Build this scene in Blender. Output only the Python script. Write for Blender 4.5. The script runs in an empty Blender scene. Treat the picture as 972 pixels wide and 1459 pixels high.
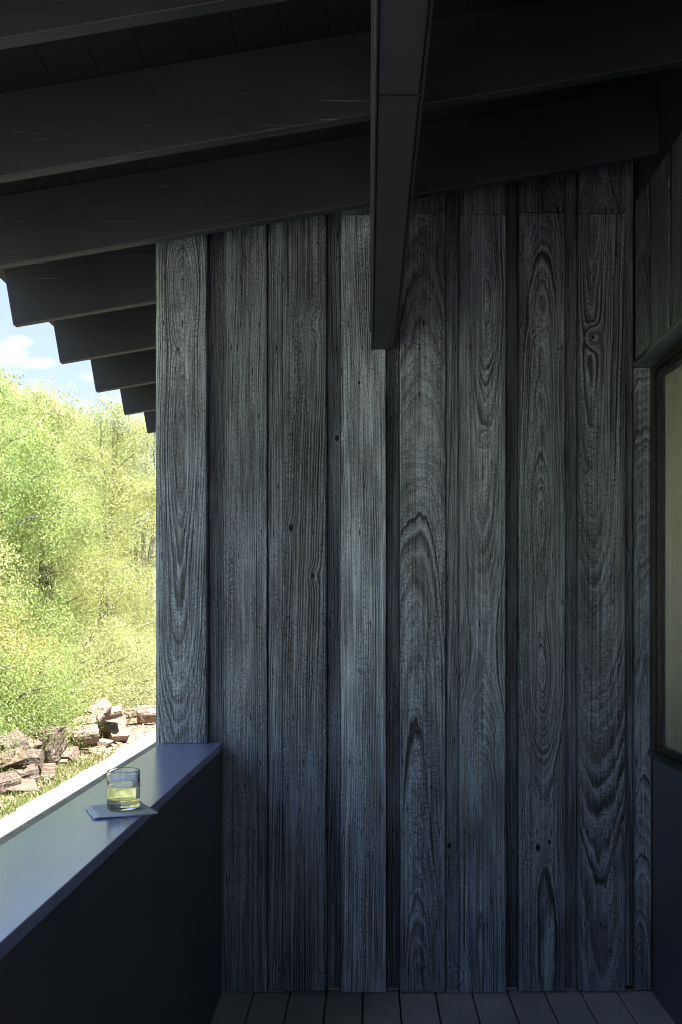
import bpy, bmesh, math, random
import numpy as np
from mathutils import Vector, Matrix, Euler

R = math.radians
random.seed(7)
rng = np.random.default_rng(11)
scene = bpy.context.scene
COL = scene.collection

# ------------------------------------------------------------------ camera
EYE = 1.507
cam_d = bpy.data.cameras.new('camera')
cam = bpy.data.objects.new('camera', cam_d)
COL.objects.link(cam)
cam.location = (0, 0, EYE)
cam.rotation_euler = (R(90), 0, 0)
cam_d.sensor_fit = 'VERTICAL'
cam_d.sensor_height = 36.0
cam_d.lens = 36.0 * 1330 / 1459
cam_d.shift_x = -39 / 1459
cam_d.shift_y = 140.5 / 1459
cam_d.clip_start = 0.05
cam_d.clip_end = 2000
scene.camera = cam

# ------------------------------------------------------------------ light
SUN_TO = Vector((0.372, -0.30, 1.0)).normalized()
SUN_EL = math.asin(SUN_TO.z)
SUN_ROT = math.atan2(SUN_TO.x, SUN_TO.y)
SKY_STRENGTH = 0.062
EXPOSURE = 2.62
sd_ = bpy.data.lights.new('sun', 'SUN')
sd_.energy = 4.2
sd_.angle = R(0.5)
sd_.color = (1.0, 0.965, 0.91)
sun = bpy.data.objects.new('sun', sd_)
COL.objects.link(sun)
sun.location = (10, -8, 20)
sun.rotation_euler = SUN_TO.to_track_quat('Z', 'Y').to_euler()

scene.view_settings.view_transform = 'Standard'
scene.view_settings.look = 'None'
scene.view_settings.exposure = EXPOSURE
scene.view_settings.gamma = 1.0
scene.view_settings.use_curve_mapping = False
scene.render.engine = 'CYCLES'
scene.cycles.use_denoising = True
scene.cycles.filter_width = 1.1
scene.cycles.max_bounces = 10
scene.cycles.diffuse_bounces = 5
scene.cycles.glossy_bounces = 5
scene.cycles.transmission_bounces = 10
scene.cycles.transparent_max_bounces = 8
scene.cycles.caustics_refractive = False
scene.cycles.caustics_reflective = False
scene.cycles.sample_clamp_indirect = 6.0


# ------------------------------------------------------------------ node helper
class NT:
    def __init__(self, tree):
        self.t = tree
        self.n = tree.nodes
        self.l = tree.links

    def node(self, typ, **kw):
        n = self.n.new(typ)
        for k, v in kw.items():
            setattr(n, k, v)
        return n

    def put(self, sock, v):
        if v is None:
            return
        if isinstance(v, bpy.types.NodeSocket):
            self.l.new(v, sock)
        else:
            if isinstance(v, (tuple, list)) and sock.type == 'RGBA' and len(v) == 3:
                v = (*v, 1)
            sock.default_value = v

    def m(self, op, a, b=None, c=None, clamp=False):
        n = self.node('ShaderNodeMath', operation=op, use_clamp=clamp)
        self.put(n.inputs[0], a)
        self.put(n.inputs[1], b)
        self.put(n.inputs[2], c)
        return n.outputs[0]

    def add(self, a, b): return self.m('ADD', a, b)
    def sub(self, a, b): return self.m('SUBTRACT', a, b)
    def mul(self, a, b): return self.m('MULTIPLY', a, b)

    def ss(self, v, lo, hi, t0=0.0, t1=1.0):
        n = self.node('ShaderNodeMapRange', interpolation_type='SMOOTHSTEP')
        self.put(n.inputs[0], v)
        for i, q in enumerate((lo, hi, t0, t1)):
            self.put(n.inputs[i + 1], q)
        return n.outputs[0]

    def lin(self, v, lo, hi, t0=0.0, t1=1.0):
        n = self.node('ShaderNodeMapRange')
        self.put(n.inputs[0], v)
        for i, q in enumerate((lo, hi, t0, t1)):
            self.put(n.inputs[i + 1], q)
        return n.outputs[0]

    def comb(self, x, y, z):
        n = self.node('ShaderNodeCombineXYZ')
        self.put(n.inputs[0], x); self.put(n.inputs[1], y); self.put(n.inputs[2], z)
        return n.outputs[0]

    def sep(self, v):
        n = self.node('ShaderNodeSeparateXYZ')
        self.put(n.inputs[0], v)
        return n.outputs

    def noise(self, vec, scale=1.0, detail=2.0, rough=0.5, dist=0.0):
        n = self.node('ShaderNodeTexNoise')
        self.put(n.inputs['Vector'], vec)
        n.inputs['Scale'].default_value = scale
        n.inputs['Detail'].default_value = detail
        n.inputs['Roughness'].default_value = rough
        n.inputs['Distortion'].default_value = dist
        return n.outputs[0]

    def vor(self, vec, scale=1.0, feature='F1', dims='3D', rnd=1.0):
        n = self.node('ShaderNodeTexVoronoi', feature=feature, voronoi_dimensions=dims)
        self.put(n.inputs['Vector'], vec)
        n.inputs['Scale'].default_value = scale
        n.inputs['Randomness'].default_value = rnd
        return n

    def mix(self, f, a, b, blend='MIX'):
        n = self.node('ShaderNodeMix', data_type='RGBA', blend_type=blend)
        self.put(n.inputs[0], f)
        self.put(n.inputs[6], a)
        self.put(n.inputs[7], b)
        return n.outputs[2]

    def attr(self, name):
        return self.node('ShaderNodeAttribute', attribute_name=name)

    def pos(self):
        return self.node('ShaderNodeNewGeometry').outputs['Position']

    def obj(self):
        return self.node('ShaderNodeTexCoord').outputs['Object']

    def bump(self, h, strength=0.5, dist=0.01):
        n = self.node('ShaderNodeBump')
        n.inputs['Strength'].default_value = strength
        n.inputs['Distance'].default_value = dist
        self.put(n.inputs['Height'], h)
        return n.outputs[0]


def new_mat(name):
    mt = bpy.data.materials.new(name)
    mt.use_nodes = True
    nt = NT(mt.node_tree)
    bs = mt.node_tree.nodes['Principled BSDF']
    return mt, nt, bs


# ------------------------------------------------------------------ world
def make_world():
    w = bpy.data.worlds.new('World')
    scene.world = w
    w.use_nodes = True
    nt = NT(w.node_tree)
    bg = w.node_tree.nodes['Background']
    sky = nt.node('ShaderNodeTexSky', sky_type='NISHITA')
    sky.sun_disc = False
    sky.sun_elevation = SUN_EL
    sky.sun_rotation = SUN_ROT
    sky.air_density = 1.0
    sky.dust_density = 0.6
    sky.ozone_density = 1.0
    g = nt.node('ShaderNodeTexCoord').outputs['Generated']
    x, y, z = nt.sep(g)
    zz = nt.m('MAXIMUM', z, 0.02)
    # cloud layer on a plane overhead
    u = nt.m('DIVIDE', x, nt.add(zz, 0.12))
    v = nt.m('DIVIDE', y, nt.add(zz, 0.12))
    n1 = nt.noise(nt.comb(u, v, 3.1), scale=1.7, detail=7, rough=0.55)
    gen = nt.ss(n1, 0.56, 0.74)
    # the small fair-weather clouds low in the north-west
    tot = None
    nz = nt.noise(g, scale=16, detail=6, rough=0.6)
    az = nt.m('DIVIDE', x, nt.m('MAXIMUM', y, 0.05))
    el = nt.m('DIVIDE', z, nt.m('MAXIMUM', y, 0.05))
    for (px, py, sx, sy, a) in ((10, 503, 30, 17, 1.0), (28, 488, 20, 9, 1.0), (52, 517, 34, 10, 0.75),
                                (126, 537, 22, 8, 0.45), (-60, 470, 50, 22, 0.9), (60, 560, 70, 12, 0.35),
                                (-150, 520, 60, 18, 0.8), (-330, 420, 90, 30, 0.9)):
        ca, ce = (px - 525) / 1330, (870 - py) / 1330
        da = nt.mul(nt.sub(az, ca), 1330 / sx)
        de = nt.mul(nt.sub(el, ce), 1330 / sy)
        d2 = nt.add(nt.mul(da, da), nt.mul(de, de))
        gg = nt.mul(nt.m('EXPONENT', nt.mul(d2, -0.8)), a)
        tot = gg if tot is None else nt.m('MAXIMUM', tot, gg)
    front = nt.ss(y, 0.05, 0.2)
    blob = nt.mul(nt.ss(nt.add(tot, nt.mul(nt.sub(nz, 0.5), 1.1)), 0.25, 0.9), front)
    lowgate = nt.ss(z, 0.30, 0.5)
    cl = nt.m('MAXIMUM', nt.mul(gen, lowgate), blob, clamp=True)
    veil = nt.mul(nt.ss(z, 0.10, 0.75, 1.0, 0.0), 0.72)
    base = nt.mix(veil, sky.outputs[0], (1.80, 1.95, 2.22))
    col = nt.mix(nt.mul(cl, 0.9), base, (3.3, 3.35, 3.45))
    nt.put(bg.inputs[0], col)
    bg.inputs[1].default_value = SKY_STRENGTH


make_world()


# ------------------------------------------------------------------ materials
# px, py in the photograph, reach, hole radius, how far the grain is pushed aside (metres)
KNOTS = [(415, 752, 0.022, 0.0105, 0.012), (446, 820, 0.026, 0.0075, 0.016), (480, 622, 0.026, 0.009, 0.020), (441, 463, 0.040, 0.0, 0.036),
         (693, 622, 0.024, 0.0, 0.016), (767, 1208, 0.034, 0.010, 0.028), (783, 1200, 0.018, 0.006, 0.010), (641, 1206, 0.020, 0.008, 0.016),
         (846, 480, 0.030, 0.006, 0.030), (600, 640, 0.045, 0.0, 0.018), (663, 1392, 0.045, 0.0, 0.040), (768, 460, 0.034, 0.0, 0.014),
         (322, 415, 0.03, 0.0, 0.020), (915, 800, 0.040, 0.0, 0.040), (512, 545, 0.030, 0.005, 0.020), (255, 500, 0.022, 0.005, 0.012)]


def mat_charred(name='charred_wood', tint=(1, 1, 1), ring=0.0135):
    mt, t, bs = new_mat(name)
    p = t.attr('bc').outputs['Vector']
    seed = t.attr('seed').outputs['Fac']
    x, y, z = t.sep(p)
    s = t.mul(seed, 37.0)
    pith = t.sep(t.attr('pith').outputs['Vector'])
    c = t.add(pith[1], y)
    dx = t.sub(x, pith[0])
    r = t.m('SQRT', t.add(t.add(t.mul(dx, dx), t.mul(c, c)), 1e-5))
    w1 = t.sub(t.noise(t.comb(t.add(t.mul(x, 10.0), s), y, t.mul(z, 1.3)), 1.0, 2.0), 0.5)
    w2 = t.sub(t.noise(t.comb(t.add(t.mul(x, 40.0), s), t.mul(y, 40.0), t.mul(z, 6.0)), 1.0, 3.0, 0.6), 0.5)
    r = t.add(r, t.add(t.mul(w1, 0.020), t.mul(w2, 0.0075)))
    # the knots of this wall
    wp = t.sep(t.pos())
    front = t.m('LESS_THAN', wp[0], 1.035)
    kn = None
    knot = None
    for (px, py, rad, hole, swirl) in KNOTS:
        ddx = t.sub(wp[0], (px - 525) * 0.00276)
        ddz = t.mul(t.sub(wp[2], 1.507 + (870 - py) * 0.00276), 0.62)
        d2 = t.add(t.mul(ddx, ddx), t.mul(ddz, ddz))
        e = t.mul(t.m('EXPONENT', t.mul(d2, -1.0 / (rad * rad))), swirl)
        kn = e if kn is None else t.add(kn, e)
        if hole:
            hd = t.ss(t.m('SQRT', d2), hole * 0.65, hole, 1.0, 0.0)
            knot = hd if knot is None else t.m('MAXIMUM', knot, hd)
    kn = t.mul(kn, front)
    knot = t.mul(knot, front)
    r = t.add(r, kn)
    ph = t.m('DIVIDE', r, pith[2])
    ph = t.add(ph, t.mul(t.noise(t.comb(t.mul(ph, 0.45), s, 0.0), 1.0, 1.0), 2.2))
    fr = t.m('FRACT', ph)
    idx = t.m('FLOOR', ph)
    wn = t.node('ShaderNodeTexWhiteNoise', noise_dimensions='2D')
    t.put(wn.inputs['Vector'], t.comb(idx, s, 0.0))
    wv = wn.outputs['Value']
    line = t.mul(t.ss(fr, 0.42, 0.82), t.ss(fr, 0.90, 1.0, 1.0, 0.0))
    gstr = t.ss(t.noise(t.comb(t.add(t.mul(x, 8.0), s), 1.7, t.mul(z, 1.8)), 1.0, 2.0), 0.32, 0.62, 0.25, 1.0)
    line = t.mul(t.mul(line, t.add(0.22, t.mul(t.mul(wv, wv), 0.85))), gstr)
    # silvery early-wood ridges next to the dark lines
    ridge = t.mul(t.mul(t.ss(fr, 0.0, 0.12), t.ss(fr, 0.14, 0.42, 1.0, 0.0)), t.mul(gstr, wv))
    # fine fibre
    fib = t.noise(t.comb(t.add(t.mul(x, 330.0), s), t.mul(y, 330.0), t.mul(z, 7.0)), 1.0, 3.0, 0.6)
    fib2 = t.noise(t.comb(t.add(t.mul(x, 95.0), s), t.mul(y, 95.0), t.mul(z, 2.2)), 1.0, 3.0, 0.6)
    fib3 = t.noise(t.comb(t.add(t.mul(x, 190.0), s), t.mul(y, 190.0), t.mul(z, 1.1)), 1.0, 2.0, 0.6)
    fr2 = t.m('FRACT', t.mul(ph, 2.7))
    line2 = t.mul(t.mul(t.ss(fr2, 0.45, 0.85), t.ss(fr2, 0.88, 1.0, 1.0, 0.0)), t.ss(fib2, 0.40, 0.62))
    # crackle of the char
    wob = t.mul(t.sub(t.noise(t.comb(t.mul(x, 120.0), s, t.mul(z, 120.0)), 1.0, 1.0), 0.5), 0.9)
    # short cross checks between neighbouring growth rings, each column with its own offsets
    colx = t.m('FLOOR', t.add(t.mul(x, 52.0), t.mul(wob, 0.9)))
    hn = t.node('ShaderNodeTexWhiteNoise', noise_dimensions='3D')
    t.put(hn.inputs['Vector'], t.comb(idx, colx, s))
    zj = t.noise(t.comb(t.mul(colx, 3.3), t.mul(idx, 1.7), t.mul(z, 17.0)), 1.0, 1.0)
    zq = t.add(t.add(t.mul(z, 44.0), t.mul(hn.outputs['Value'], 19.0)), t.add(t.mul(zj, 3.2), t.mul(wob, 0.5)))
    hz = t.m('ABSOLUTE', t.sub(t.m('FRACT', zq), 0.5))
    hgate = t.node('ShaderNodeTexWhiteNoise', noise_dimensions='3D')
    t.put(hgate.inputs['Vector'], t.comb(t.m('FLOOR', zq), t.add(idx, t.mul(colx, 5.0)), s))
    hcrack = t.mul(t.ss(hz, 0.36, 0.46), t.ss(hgate.outputs['Value'], 0.25, 0.6))
    cp = t.comb(t.add(t.mul(ph, 0.8), wob), t.add(t.mul(z, 46.0), wob), t.add(t.mul(x, 75.0), s))
    cv = t.vor(cp, 1.0, 'DISTANCE_TO_EDGE', '3D', 1.0).outputs['Distance']
    vcrack = t.ss(cv, 0.01, 0.12, 1.0, 0.0)
    crack = t.m('MAXIMUM', hcrack, t.mul(vcrack, 0.55))
    cm = t.noise(t.comb(t.add(t.mul(x, 11.0), t.mul(s, 1.7)), 4.4, t.mul(z, 1.1)), 1.0, 4.0, 0.65)
    cmask = t.mul(t.ss(cm, 0.36, 0.68), t.add(0.35, t.mul(t.m('FRACT', t.mul(seed, 13.7)), 0.65)))
    crack = t.mul(crack, t.add(0.34, t.mul(cmask, 0.66)))
    line = t.m('MULTIPLY', line, t.add(1.0, t.mul(cmask, 0.35)), clamp=True)
    # pin-holes and checks
    pv = t.vor(t.comb(t.add(t.mul(x, 90.0), s), t.mul(z, 11.0), 0.0), 1.0, 'F1', '2D')
    hole = t.mul(t.ss(pv.outputs['Distance'], 0.06, 0.20, 1.0, 0.0),
                 t.m('GREATER_THAN', t.sep(pv.outputs['Color'])[1], 0.95))
    # wear: where the char has been brushed to silver
    blot = t.noise(t.comb(t.add(t.mul(x, 11.0), s), 0.0, t.mul(z, 2.1)), 1.0, 4.0, 0.62)
    big = t.noise(t.comb(t.add(t.mul(s, 3.0), t.mul(x, 3.0)), 9.0, t.mul(z, 0.7)), 1.0, 2.0)
    tone = t.add(t.add(t.mul(blot, 0.46), t.mul(big, 0.20)), t.add(t.add(t.mul(fib2, 0.36), t.mul(fib3, 0.44)), t.mul(fib, 0.30)))
    tone = t.ss(tone, 0.64, 1.08)
    dark = (0.055 * tint[0], 0.057 * tint[1], 0.060 * tint[2])
    mid = (0.25 * tint[0], 0.255 * tint[1], 0.262 * tint[2])
    lite = (0.60 * tint[0], 0.62 * tint[1], 0.63 * tint[2])
    col = t.mix(t.ss(tone, 0.0, 0.55), dark, mid)
    col = t.mix(t.ss(tone, 0.45, 1.0), col, lite)
    col = t.mix(t.mul(ridge, 0.80), col, lite)
    col = t.mix(t.m('MULTIPLY', kn, 14.0, clamp=True), col, t.mix(0.5, col, lite))
    # brownish, less charred streaks
    br = t.ss(t.noise(t.comb(t.add(t.mul(x, 16.0), t.mul(s, 2.0)), 2.0, t.mul(z, 0.8)), 1.0, 2.0), 0.56, 0.76)
    col = t.mix(t.mul(br, 0.35), col, (0.10, 0.09, 0.08))
    blk = (0.010, 0.010, 0.011)
    col = t.mix(t.mul(line, 0.92), col, blk)
    col = t.mix(t.mul(line2, 0.45), col, blk)
    col = t.mix(t.mul(crack, 0.85), col, blk)
    col = t.mix(t.m('MAXIMUM', hole, knot), col, (0.006, 0.006, 0.006))
    sv = t.mul(t.attr('wear_shade').outputs['Fac'], t.add(0.9, t.mul(t.m('FRACT', t.mul(seed, 7.31)), 0.2)))  # tone of each plank, with the channel shade painted in
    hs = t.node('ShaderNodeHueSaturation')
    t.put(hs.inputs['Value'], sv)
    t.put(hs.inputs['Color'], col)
    t.put(bs.inputs['Base Color'], hs.outputs[0])
    t.put(bs.inputs['Roughness'], t.add(0.34, t.mul(blot, 0.26)))
    bs.inputs['Specular IOR Level'].default_value = 0.45
    h = t.sub(t.add(t.add(t.mul(fib, 0.22), t.mul(fib3, 0.4)), t.add(t.mul(ridge, 0.3), t.mul(fib2, 0.40))), t.add(t.mul(line, 0.75), t.mul(crack, 0.9)))
    h = t.sub(h, t.mul(t.m('MAXIMUM', hole, knot), 1.6))
    t.put(bs.inputs['Normal'], t.bump(h, 1.0, 0.0045))
    return mt


def mat_paint(name, col, rough=0.45, grain_axis=0, grain=1.0, scratch=0.0, spec=0.5):
    """painted timber: faint grain and knots telegraph through the paint"""
    mt, t, bs = new_mat(name)
    p = t.obj()
    x, y, z = t.sep(p)
    ax = (x, y, z)
    k = [90.0, 90.0, 90.0]
    k[grain_axis] = 3.0
    info = t.node('ShaderNodeObjectInfo').outputs['Random']
    off = t.mul(info, 20.0)
    g = t.noise(t.comb(t.add(t.mul(ax[0], k[0]), off), t.mul(ax[1], k[1]), t.mul(ax[2], k[2])), 1.0, 3.0, 0.6)
    q = [14.0, 14.0, 14.0]
    q[grain_axis] = 0.9
    g2 = t.noise(t.comb(t.mul(ax[0], q[0]), t.add(t.mul(ax[1], q[1]), off), t.mul(ax[2], q[2])), 1.0, 2.0)
    rr = t.m('FRACT', t.mul(g2, 14.0))
    rr = t.mul(t.ss(rr, 0.5, 0.9), t.ss(rr, 0.93, 1.0, 1.0, 0.0))
    dirt = t.noise(p, 2.3, 5.0, 0.6)
    c = t.mix(t.ss(dirt, 0.3, 0.75), tuple(v * 0.80 for v in col), tuple(v * 1.22 for v in col))
    c = t.mix(t.mul(rr, 0.25 * grain), c, tuple(v * 0.55 for v in col))
    if scratch:
        k3 = [160.0, 160.0, 160.0]
        k3[grain_axis] = 4.5
        sn = t.noise(t.comb(t.add(t.mul(ax[0], k3[0]), off), t.mul(ax[1], k3[1]), t.mul(ax[2], k3[2])), 1.0, 1.0)
        sm = t.noise(t.comb(t.mul(ax[0], 2.0), t.add(t.mul(ax[1], 4.0), off), t.mul(ax[2], 7.0)), 1.0, 2.0)
        sc = t.mul(t.ss(sn, 0.66, 0.74), t.ss(sm, 0.54, 0.62))
        c = t.mix(t.mul(sc, scratch), c, (0.20, 0.20, 0.20))
    t.put(bs.inputs['Base Color'], c)
    t.put(bs.inputs['Roughness'], t.add(rough - 0.08, t.mul(dirt, 0.18)))
    bs.inputs['Specular IOR Level'].default_value = spec
    h = t.sub(t.mul(g, 0.5), t.mul(rr, 0.5))
    t.put(bs.inputs['Normal'], t.bump(h, 0.35 * grain, 0.002))
    return mt


def mat_cap():
    mt, t, bs = new_mat('metal_cap_coating')
    p = t.obj()
    d = t.noise(p, 3.0, 6.0, 0.65)
    x, y, z = t.sep(p)
    st = t.noise(t.comb(t.mul(x, 9.0), t.mul(y, 1.3), 0.0), 1.0, 4.0, 0.6)
    c = t.mix(t.ss(d, 0.3, 0.7), (0.37, 0.42, 0.74), (0.41, 0.46, 0.78))
    t.put(bs.inputs['Base Color'], c)
    bs.inputs['Metallic'].default_value = 0.30
    bs.inputs['Specular IOR Level'].default_value = 0.7
    t.put(bs.inputs['Roughness'], t.add(0.18, t.add(t.mul(d, 0.04), t.mul(st, 0.06))))
    return mt


def mat_simple(name, col, rough=0.5, metallic=0.0, var=0.2, scale=6.0, bump=0.0):
    mt, t, bs = new_mat(name)
    d = t.noise(t.obj(), scale, 5.0, 0.6)
    c = t.mix(t.ss(d, 0.3, 0.7), tuple(v * (1 - var) for v in col), tuple(v * (1 + var) for v in col))
    t.put(bs.inputs['Base Color'], c)
    bs.inputs['Roughness'].default_value = rough
    bs.inputs['Metallic'].default_value = metallic
    if bump:
        t.put(bs.inputs['Normal'], t.bump(t.noise(t.obj(), scale * 8, 4.0), bump, 0.01))
    return mt


def mat_glass(name, col=(1, 1, 1), ior=1.45, rough=0.0):
    mt, t, bs = new_mat(name)
    bs.inputs['Base Color'].default_value = (*col, 1)
    bs.inputs['Transmission Weight'].default_value = 1.0
    bs.inputs['IOR'].default_value = ior
    bs.inputs['Roughness'].default_value = rough
    return mt


def mat_pane():
    mt = bpy.data.materials.new('window_glass')
    mt.use_nodes = True
    t = NT(mt.node_tree)
    t.n.clear()
    out = t.node('ShaderNodeOutputMaterial')
    fr = t.node('ShaderNodeFresnel')
    fr.inputs[0].default_value = 1.5
    bk = t.node('ShaderNodeNewGeometry').outputs['Backfacing']
    f2 = t.mul(t.m('MULTIPLY', fr.outputs[0], 1.5, clamp=True), t.sub(1.0, bk))
    tr = t.node('ShaderNodeBsdfTransparent')
    tr.inputs[0].default_value = (0.96, 0.96, 0.95, 1)
    gl = t.node('ShaderNodeBsdfGlossy')
    gl.inputs['Roughness'].default_value = 0.02
    mx = t.node('ShaderNodeMixShader')
    t.put(mx.inputs[0], f2)
    t.l.new(tr.outputs[0], mx.inputs[1])
    t.l.new(gl.outputs[0], mx.inputs[2])
    t.l.new(mx.outputs[0], out.inputs[0])
    return mt


def mat_leaf(name, c0, c1, c2, trans=0.4):
    mt = bpy.data.materials.new(name)
    mt.use_nodes = True
    t = NT(mt.node_tree)
    t.n.clear()
    out = t.node('ShaderNodeOutputMaterial')
    lv = t.attr('lv').outputs['Fac']
    rnd = t.node('ShaderNodeObjectInfo').outputs['Random']
    c = t.mix(t.ss(lv, 0.0, 0.55), c0, c1)
    c = t.mix(t.ss(lv, 0.5, 1.0), c, c2)
    c = t.mix(t.mul(rnd, 0.3), c, c2)
    df = t.node('ShaderNodeBsdfDiffuse')
    tl = t.node('ShaderNodeBsdfTranslucent')
    gl = t.node('ShaderNodeBsdfGlossy')
    gl.inputs['Roughness'].default_value = 0.6
    t.put(gl.inputs[0], (0.9, 0.95, 0.9))
    t.put(df.inputs[0], c)
    t.put(tl.inputs[0], t.mix(1.0, c, (1.1, 1.1, 0.85), 'MULTIPLY'))
    m1 = t.node('ShaderNodeMixShader')
    m1.inputs[0].default_value = trans
    t.l.new(df.outputs[0], m1.inputs[1]); t.l.new(tl.outputs[0], m1.inputs[2])
    m2 = t.node('ShaderNodeMixShader')
    m2.inputs[0].default_value = 0.02
    t.l.new(m1.outputs[0], m2.inputs[1]); t.l.new(gl.outputs[0], m2.inputs[2])
    t.l.new(m2.outputs[0], out.inputs[0])
    return mt


def mat_ground():
    mt, t, bs = new_mat('earth')
    p = t.pos()
    n1 = t.noise(p, 1.1, 6.0, 0.6)
    n2 = t.noise(p, 14.0, 5.0, 0.65)
    n3 = t.vor(p, 26.0, 'F1', '2D').outputs['Color']
    c = t.mix(t.ss(n1, 0.35, 0.65), (0.19, 0.135, 0.100), (0.25, 0.185, 0.145))
    c = t.mix(t.ss(n2, 0.45, 0.7), c, (0.155, 0.12, 0.085))
    c = t.mix(t.mul(t.ss(t.sep(n3)[0], 0.7, 0.8), 0.6), c, (0.29, 0.215, 0.16))
    px_, py_, pz_ = t.sep(p)
    bounce_ground = t.mul(t.ss(py_, 7.5, 10.0, 1.0, 0.0), t.ss(px_, -3.3, -3.0, 1.0, 0.0))  # unseen ground tinted to steer the bounce light into the porch
    bounce_ground = t.m('MAXIMUM', bounce_ground, t.ss(px_, -5.6, -5.0, 1.0, 0.0))
    c = t.mix(t.mul(bounce_ground, 0.85), c, (0.16, 0.16, 0.095))
    t.put(bs.inputs['Base Color'], c)
    bs.inputs['Roughness'].default_value = 0.95
    bs.inputs['Specular IOR Level'].default_value = 0.1
    t.put(bs.inputs['Normal'], t.bump(t.add(n2, t.mul(t.sep(n3)[0], 0.3)), 0.7, 0.03))
    return mt


def mat_log():
    mt, t, bs = new_mat('log_wood')
    p = t.obj()
    x, y, z = t.sep(p)
    e = t.attr('cut').outputs['Fac']
    rnd = t.node('ShaderNodeObjectInfo').outputs['Random']
    rr = t.m('SQRT', t.add(t.mul(y, y), t.mul(z, z)))
    rg = t.m('SINE', t.add(t.mul(rr, 420.0), t.mul(t.noise(p, 9.0, 2.0), 9.0)))
    cut = t.mix(t.ss(rg, -0.4, 0.9), (0.21, 0.145, 0.105), (0.13, 0.085, 0.06))
    cut = t.mix(t.ss(t.noise(p, 8.0, 4.0), 0.42, 0.7), cut, (0.22, 0.17, 0.14))
    fib = t.noise(t.comb(t.mul(x, 4.0), t.mul(y, 60.0), t.mul(z, 60.0)), 1.0, 4.0, 0.6)
    bark = t.mix(t.ss(fib, 0.35, 0.65), (0.055, 0.042, 0.034), (0.19, 0.14, 0.11))
    bark = t.mix(t.ss(t.noise(p, 11.0, 4.0), 0.5, 0.7), bark, (0.25, 0.20, 0.17))
    c = t.mix(e, bark, cut)
    c = t.mix(t.mul(rnd, 0.45), c, (0.21, 0.155, 0.125))
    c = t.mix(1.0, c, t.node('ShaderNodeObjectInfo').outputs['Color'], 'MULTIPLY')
    t.put(bs.inputs['Base Color'], c)
    bs.inputs['Roughness'].default_value = 0.85
    bs.inputs['Specular IOR Level'].default_value = 0.15
    t.put(bs.inputs['Normal'], t.bump(t.add(fib, t.noise(p, 18.0, 4.0)), 0.8, 0.02))
    return mt


def mat_cloth():
    mt, t, bs = new_mat('napkin_linen')
    x, y, z = t.sep(t.obj())
    wv = t.mul(t.m('SINE', t.mul(x, 2600.0)), t.m('SINE', t.mul(y, 2600.0)))
    n = t.noise(t.obj(), 40.0, 4.0)
    c = t.mix(t.ss(n, 0.3, 0.7), (0.76, 0.82, 0.95), (0.82, 0.88, 0.98))
    t.put(bs.inputs['Base Color'], c)
    bs.inputs['Roughness'].default_value = 0.9
    bs.inputs['Sheen Weight'].default_value = 0.3
    t.put(bs.inputs['Normal'], t.bump(t.add(t.mul(wv, 0.2), n), 0.3, 0.001))
    return mt


def mat_path():
    mt, t, bs = new_mat('pale_concrete')
    p = t.pos()
    n = t.noise(p, 3.0, 6.0, 0.6)
    n2 = t.noise(p, 60.0, 4.0)
    c = t.mix(t.ss(n, 0.3, 0.7), (0.19, 0.185, 0.175), (0.25, 0.245, 0.235))
    c = t.mix(t.mul(t.ss(n2, 0.55, 0.7), 0.3), c, (0.15, 0.14, 0.125))
    t.put(bs.inputs['Base Color'], c)
    bs.inputs['Roughness'].default_value = 0.9
    t.put(bs.inputs['Normal'], t.bump(n2, 0.3, 0.005))
    return mt


def mat_bark():
    mt, t, bs = new_mat('tree_bark')
    x, y, z = t.sep(t.obj())
    n = t.noise(t.comb(t.mul(x, 30.0), t.mul(y, 30.0), t.mul(z, 6.0)), 1.0, 4.0, 0.6)
    t.put(bs.inputs['Base Color'], t.mix(t.ss(n, 0.3, 0.7), (0.09, 0.075, 0.06), (0.24, 0.21, 0.17)))
    bs.inputs['Roughness'].default_value = 0.9
    t.put(bs.inputs['Normal'], t.bump(n, 0.8, 0.02))
    return mt


CHAR = mat_charred(tint=(0.79, 0.94, 1.18))
RAFT = mat_paint('charcoal_rafter_paint', (0.036, 0.041, 0.064), 0.50, 0, 0.55, 0.85)
ROOFP = mat_paint('charcoal_roof_board_paint', (0.018, 0.020, 0.030), 0.60, 1, 0.4)
BEAMP = mat_paint('charcoal_beam_paint', (0.036, 0.040, 0.056), 0.55, 1, 0.25)
PANELP = mat_paint('navy_panel_paint', (0.068, 0.076, 0.115), 0.42, 2, 0.15)
GUARDP = mat_paint('guard_panel_paint', (0.078, 0.083, 0.115), 0.5, 2, 0.5)
DECKP = mat_paint('deck_board_stain', (0.47, 0.45, 0.46), 0.6, 1, 0.8)
FRAMEP = mat_simple('black_window_frame', (0.018, 0.018, 0.019), 0.32, 0.0, 0.1)
SUBST = mat_simple('black_building_paper', (0.008, 0.008, 0.009), 0.9, 0.0, 0.1)
CAP = mat_cap()
STEEL = mat_simple('galvanised_steel', (0.30, 0.31, 0.33), 0.4, 0.8, 0.15, 30)
BLINDM = mat_simple('blind_fabric', (0.95, 0.94, 0.88), 0.9, 0.0, 0.05, 3.0)
PANE = mat_pane()
TUMBLER = mat_glass('tumbler_glass', (0.99, 1.0, 0.99), 1.48)
FROST = mat_glass('frosted_tumbler_band', (0.97, 0.99, 1.0), 1.40, 0.35)
DRINK = mat_glass('amber_drink', (0.99, 0.92, 0.58), 1.34)
CLOTH = mat_cloth()
EARTH = mat_ground()
CONC = mat_path()
LOGM = mat_log()
BARK = mat_bark()
LEAF_A = mat_leaf('leaf_yellow_green', (0.23, 0.26, 0.10), (0.38, 0.41, 0.165), (0.46, 0.48, 0.23), 0.5)
LEAF_B = mat_leaf('leaf_fresh_green', (0.15, 0.21, 0.07), (0.27, 0.36, 0.12), (0.38, 0.46, 0.18), 0.5)
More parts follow.
